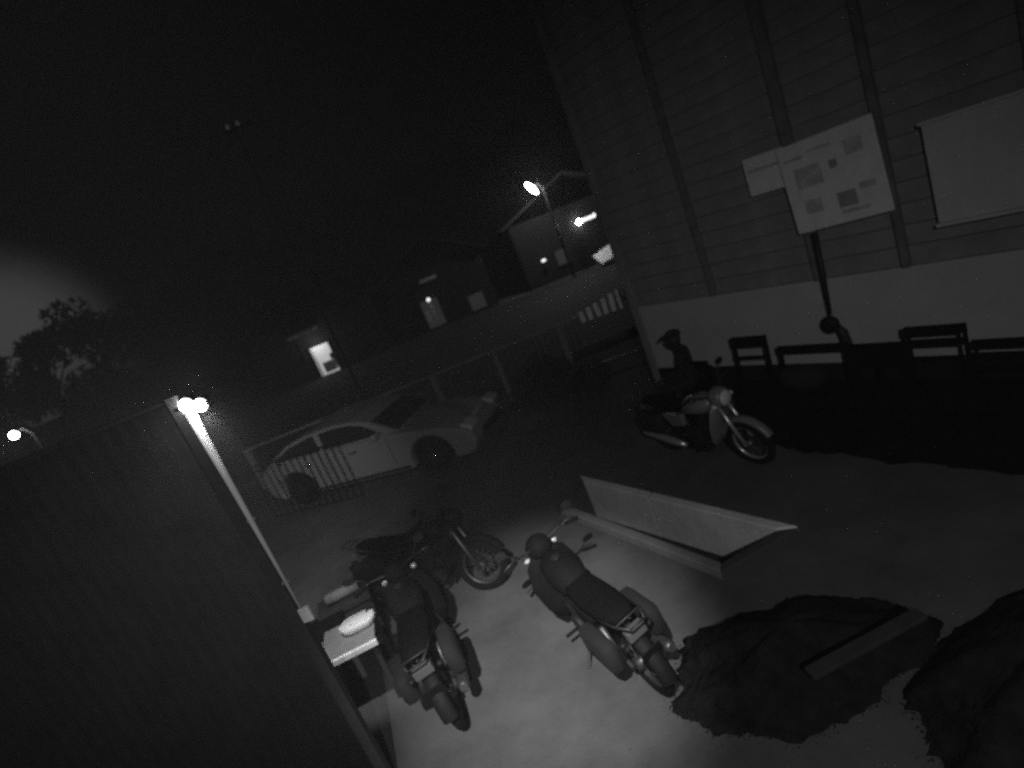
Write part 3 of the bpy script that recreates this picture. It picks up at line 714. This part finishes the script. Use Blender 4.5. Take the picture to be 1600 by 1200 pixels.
# ------------------------------------------------------------------ beyond the road: houses, lamps, pole, trees
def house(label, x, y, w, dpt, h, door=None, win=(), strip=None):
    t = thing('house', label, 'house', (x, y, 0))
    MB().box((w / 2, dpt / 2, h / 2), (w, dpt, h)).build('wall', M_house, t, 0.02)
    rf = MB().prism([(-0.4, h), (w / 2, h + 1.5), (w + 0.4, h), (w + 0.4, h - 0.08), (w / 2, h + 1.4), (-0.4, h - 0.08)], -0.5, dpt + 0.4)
    rf.build('roof', M_roof, t)
    if door:
        (dx, dw, dz, dh, mm) = door
        f = MB().box((dx - dw / 2 - 0.05, -0.03, dz + dh / 2), (0.1, 0.08, dh)).box((dx + dw / 2 + 0.05, -0.03, dz + dh / 2), (0.1, 0.08, dh)).box((dx, -0.03, dz + dh + 0.05), (dw + 0.2, 0.08, 0.1)).build('doorway', M_house, t)
        MB().box((dx, -0.012, dz + dh / 2), (dw, 0.02, dh)).build('lit_door', mm, f)
    for (wx, ww, wz, wh, mm) in win:
        f = MB().box((wx, -0.02, wz - wh / 2 - 0.04), (ww + 0.2, 0.1, 0.08)).build('window', M_house, t)
        MB().box((wx, -0.012, wz), (ww, 0.02, wh)).build('pane', mm, f)
    return t
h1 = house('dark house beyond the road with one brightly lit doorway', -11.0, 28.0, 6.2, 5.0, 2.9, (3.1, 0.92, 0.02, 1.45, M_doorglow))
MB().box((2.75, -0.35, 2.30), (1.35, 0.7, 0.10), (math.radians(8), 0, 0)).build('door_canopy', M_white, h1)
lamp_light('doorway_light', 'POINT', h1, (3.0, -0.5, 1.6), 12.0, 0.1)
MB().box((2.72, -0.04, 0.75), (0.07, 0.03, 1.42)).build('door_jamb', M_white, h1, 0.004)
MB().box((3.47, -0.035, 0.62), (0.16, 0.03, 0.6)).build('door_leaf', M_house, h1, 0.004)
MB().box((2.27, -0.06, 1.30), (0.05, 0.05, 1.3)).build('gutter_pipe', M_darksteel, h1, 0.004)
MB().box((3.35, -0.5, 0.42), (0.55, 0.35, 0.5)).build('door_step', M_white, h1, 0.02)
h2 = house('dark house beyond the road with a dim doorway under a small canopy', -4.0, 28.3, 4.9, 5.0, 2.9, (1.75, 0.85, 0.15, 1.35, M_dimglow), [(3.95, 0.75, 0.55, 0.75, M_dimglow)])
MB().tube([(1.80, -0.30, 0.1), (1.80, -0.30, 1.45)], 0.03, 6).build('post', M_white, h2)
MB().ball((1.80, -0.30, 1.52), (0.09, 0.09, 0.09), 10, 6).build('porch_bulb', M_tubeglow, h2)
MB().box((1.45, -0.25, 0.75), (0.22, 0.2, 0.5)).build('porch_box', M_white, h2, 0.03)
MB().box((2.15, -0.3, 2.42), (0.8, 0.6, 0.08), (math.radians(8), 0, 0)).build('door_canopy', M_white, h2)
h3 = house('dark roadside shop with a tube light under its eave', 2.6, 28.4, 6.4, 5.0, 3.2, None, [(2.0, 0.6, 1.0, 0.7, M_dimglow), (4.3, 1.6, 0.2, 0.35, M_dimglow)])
lp1 = thing('tube_lamp', 'short glowing tube lamp fixed under the eave of the roadside shop', 'lamp', (6.25, 28.2, 2.25))
MB().box((0, 0.08, 0.06), (0.85, 0.08, 0.05)).build('batten', M_darksteel, lp1)
MB().tube([(-0.38, 0, 0), (0.38, 0, 0)], 0.085, 12).build('tube', M_tubeglow, lp1)
MB().ball((-0.36, 0, 0), (0.13, 0.1, 0.11)).build('bulb', M_lamp, lp1)
lp2 = tag(MB().ball((0, 0, 0), (0.06, 0.06, 0.11)).build('bulb_lamp', M_tubeglow, None, 0, (6.68, 28.2, 2.28)), 'tiny bare bulb hanging just right of the tube lamp', 'lamp')
aw = thing('awning', 'pale sloping awning sheet beside the roadside shop', 'awning', (6.6, 27.0, 0))
MB().box((0.0, 0, 0.52), (1.5, 1.1, 0.05), (math.radians(22), math.radians(-14), 0)).build('canvas', M_white, aw)
for sx in (-0.6, 0.6): MB().tube([(sx, -0.45, 0), (sx, -0.45, 0.4 + 0.2 * sx)], 0.025, 8).build('pole', M_darksteel, aw)
lamp_light('shop_light', 'POINT', lp1, (0.2, -0.8, -0.3), 2.5, 0.15)
lp3 = tag(MB().ball((0, 0, 0), (0.12, 0.1, 0.07)).build('bulb_lamp', M_tubeglow, None, 0, (3.64, 28.1, 1.19)), 'faint low bulb on the wall at the left end of the roadside shop', 'lamp')

def street_lamp(label, x, y, zl, rot, size):
    t = thing('street_lamp', label, 'street lamp', (x, y, 0))
    MB().tube([(0.5, 0.2, 0), (0.5, 0.2, zl - 0.2), (0.35, 0.1, zl + 0.1), (0.0, 0.05, zl + 0.12)], [0.07, 0.05, 0.04, 0.03], 10).build('pole', M_darksteel, t)
    h = MB().box((0, 0.06, zl + 0.09), (0.42, 0.16, 0.07)).build('lamp_head', M_darksteel, t, 0.02)
    MB().ball((0, 0, zl), size, 16, 10, rot).build('lens', M_lampfar, h)
    return t
s1 = street_lamp('street lamp with an oval glare standing over the roadside shop', 4.08, 28.0 - 1.2, 4.42, (0, math.radians(58), 0), (0.36, 0.13, 0.13))
lamp_light('street_light', 'POINT', s1, (0, -0.5, 4.3), 190.0, 0.15)
s2 = street_lamp('small glaring street lamp behind the top of the sheet metal fence', -17.85, 22.0, 2.96, (0, 0, 0), (0.17, 0.13, 0.15))
lamp_light('street_light', 'POINT', s2, (0.0, -0.4, 2.9), 70.0, 0.15)

up_ = thing('utility_pole', 'tall utility pole beyond the yard with two pale insulators on its crossarm', 'utility pole', (-5.1, 20.3, 0))
MB().tube([(0, 0, 0), (0, 0, 9.4)], [0.06, 0.03], 12).build('shaft', M_bark, up_)
MB().box((0, -0.12, 9.12), (1.3, 0.09, 0.11)).build('crossarm', M_bark, up_, 0.01)
for x in (-0.16, 0.18):
    MB().tube([(x, -0.14, 9.17), (x, -0.14, 9.22), (x, -0.14, 9.25), (x, -0.14, 9.32)], [0.03, 0.06, 0.05, 0.035], 10).build('insulator', M_insul, up_)

rnd = random.Random(11)
crowns = []
for v in range(3):
    lm = MB(); r2 = random.Random(20 + v)
    for _ in range(15):
        c = (r2.uniform(-2.1, 2.1), r2.uniform(-1.8, 1.8), r2.uniform(1.4, 7.6))
        leafball(r2, 210, r2.uniform(1.0, 1.7), 1.2, r2.uniform(0.8, 1.3), c, 0.22, lm)
    crowns.append(lm)
trunkm = MB().tube([(0, 0, 0), (0.1, 0, 2.4), (0.0, 0.1, 4.6), (0.2, 0.1, 6.6)], [0.28, 0.22, 0.15, 0.06], 10)
for a in range(5):
    trunkm.tube([(0.05, 0, 3.0 + 0.3 * a), (0.8 * math.cos(a * 1.4), 0.8 * math.sin(a * 1.4), 4.2 + 0.4 * a), (1.6 * math.cos(a * 1.4), 1.5 * math.sin(a * 1.4), 5.2 + 0.45 * a)], [0.1, 0.07, 0.03], 6)
protos = []
spots = [(-44, 47, 1.06), (-38, 45, 1.0), (-33.0, 46, 1.0), (-27.5, 45, 1.12), (-22.5, 46, 1.0), (-17.5, 45, 1.08), (-13, 45.5, 1.05), (-8.2, 46, 1.1), (-3, 45, 1.08), (1.8, 46, 1.12), (7.2, 45, 1.08), (13, 46, 1.1)]
where = ['leftmost dark tree of the row, beyond the left edge street lamp', 'dark tree against the pale sky glow at the left edge', 'dark tree whose crown cuts the sky glow just right of the left edge',
         'dark tree at the right end of the sky glow above the sheet metal fence', 'dark tree in the row left of the lit doorway, beside the sky glow', 'dark tree in the row above the twin lamp',
         'dark tree behind the house with the lit doorway', 'dark tree between the two houses beyond the road', 'dark tree behind the house with the dim doorway', 'dark tree left of the oval street lamp', 'dark tree behind the roadside shop', 'rightmost dark tree of the row, beside the planked building']
for i, (x, y, s) in enumerate(spots):
    if i < 3:
        t = thing('tree', where[i], 'tree', (x, y, 0), 0, 'dark trees beyond the houses')
        trunkm.build('trunk', M_bark, t); crowns[i].build('crown', M_leaf, t); protos.append(t)
    else:
        t = copy_tree(protos[i % 3]); t['label'] = where[i]; t.location = (x, y, 0)
    t.scale = (s * 1.15, s * 1.15, s * 1.12); t.rotation_euler.z = rnd.uniform(0, 6.28)

# ------------------------------------------------------------------ thin haze added round the whole place to imitate lamp bloom
HAZE = 0.0023
if HAZE:
    hz = bpy.data.materials.new('haze_air'); hz.use_nodes = True
    n = hz.node_tree; n.nodes.clear()
    oo = n.nodes.new('ShaderNodeOutputMaterial'); pv = n.nodes.new('ShaderNodeVolumePrincipled')
    pv.inputs['Color'].default_value = (0.9, 0.9, 0.9, 1); pv.inputs['Density'].default_value = HAZE
    n.links.new(pv.outputs[0], oo.inputs['Volume'])
    b = MB().box((0, 140, 6.4), (480, 400, 16.2)).build('haze', hz)
    b['kind'] = 'stuff'
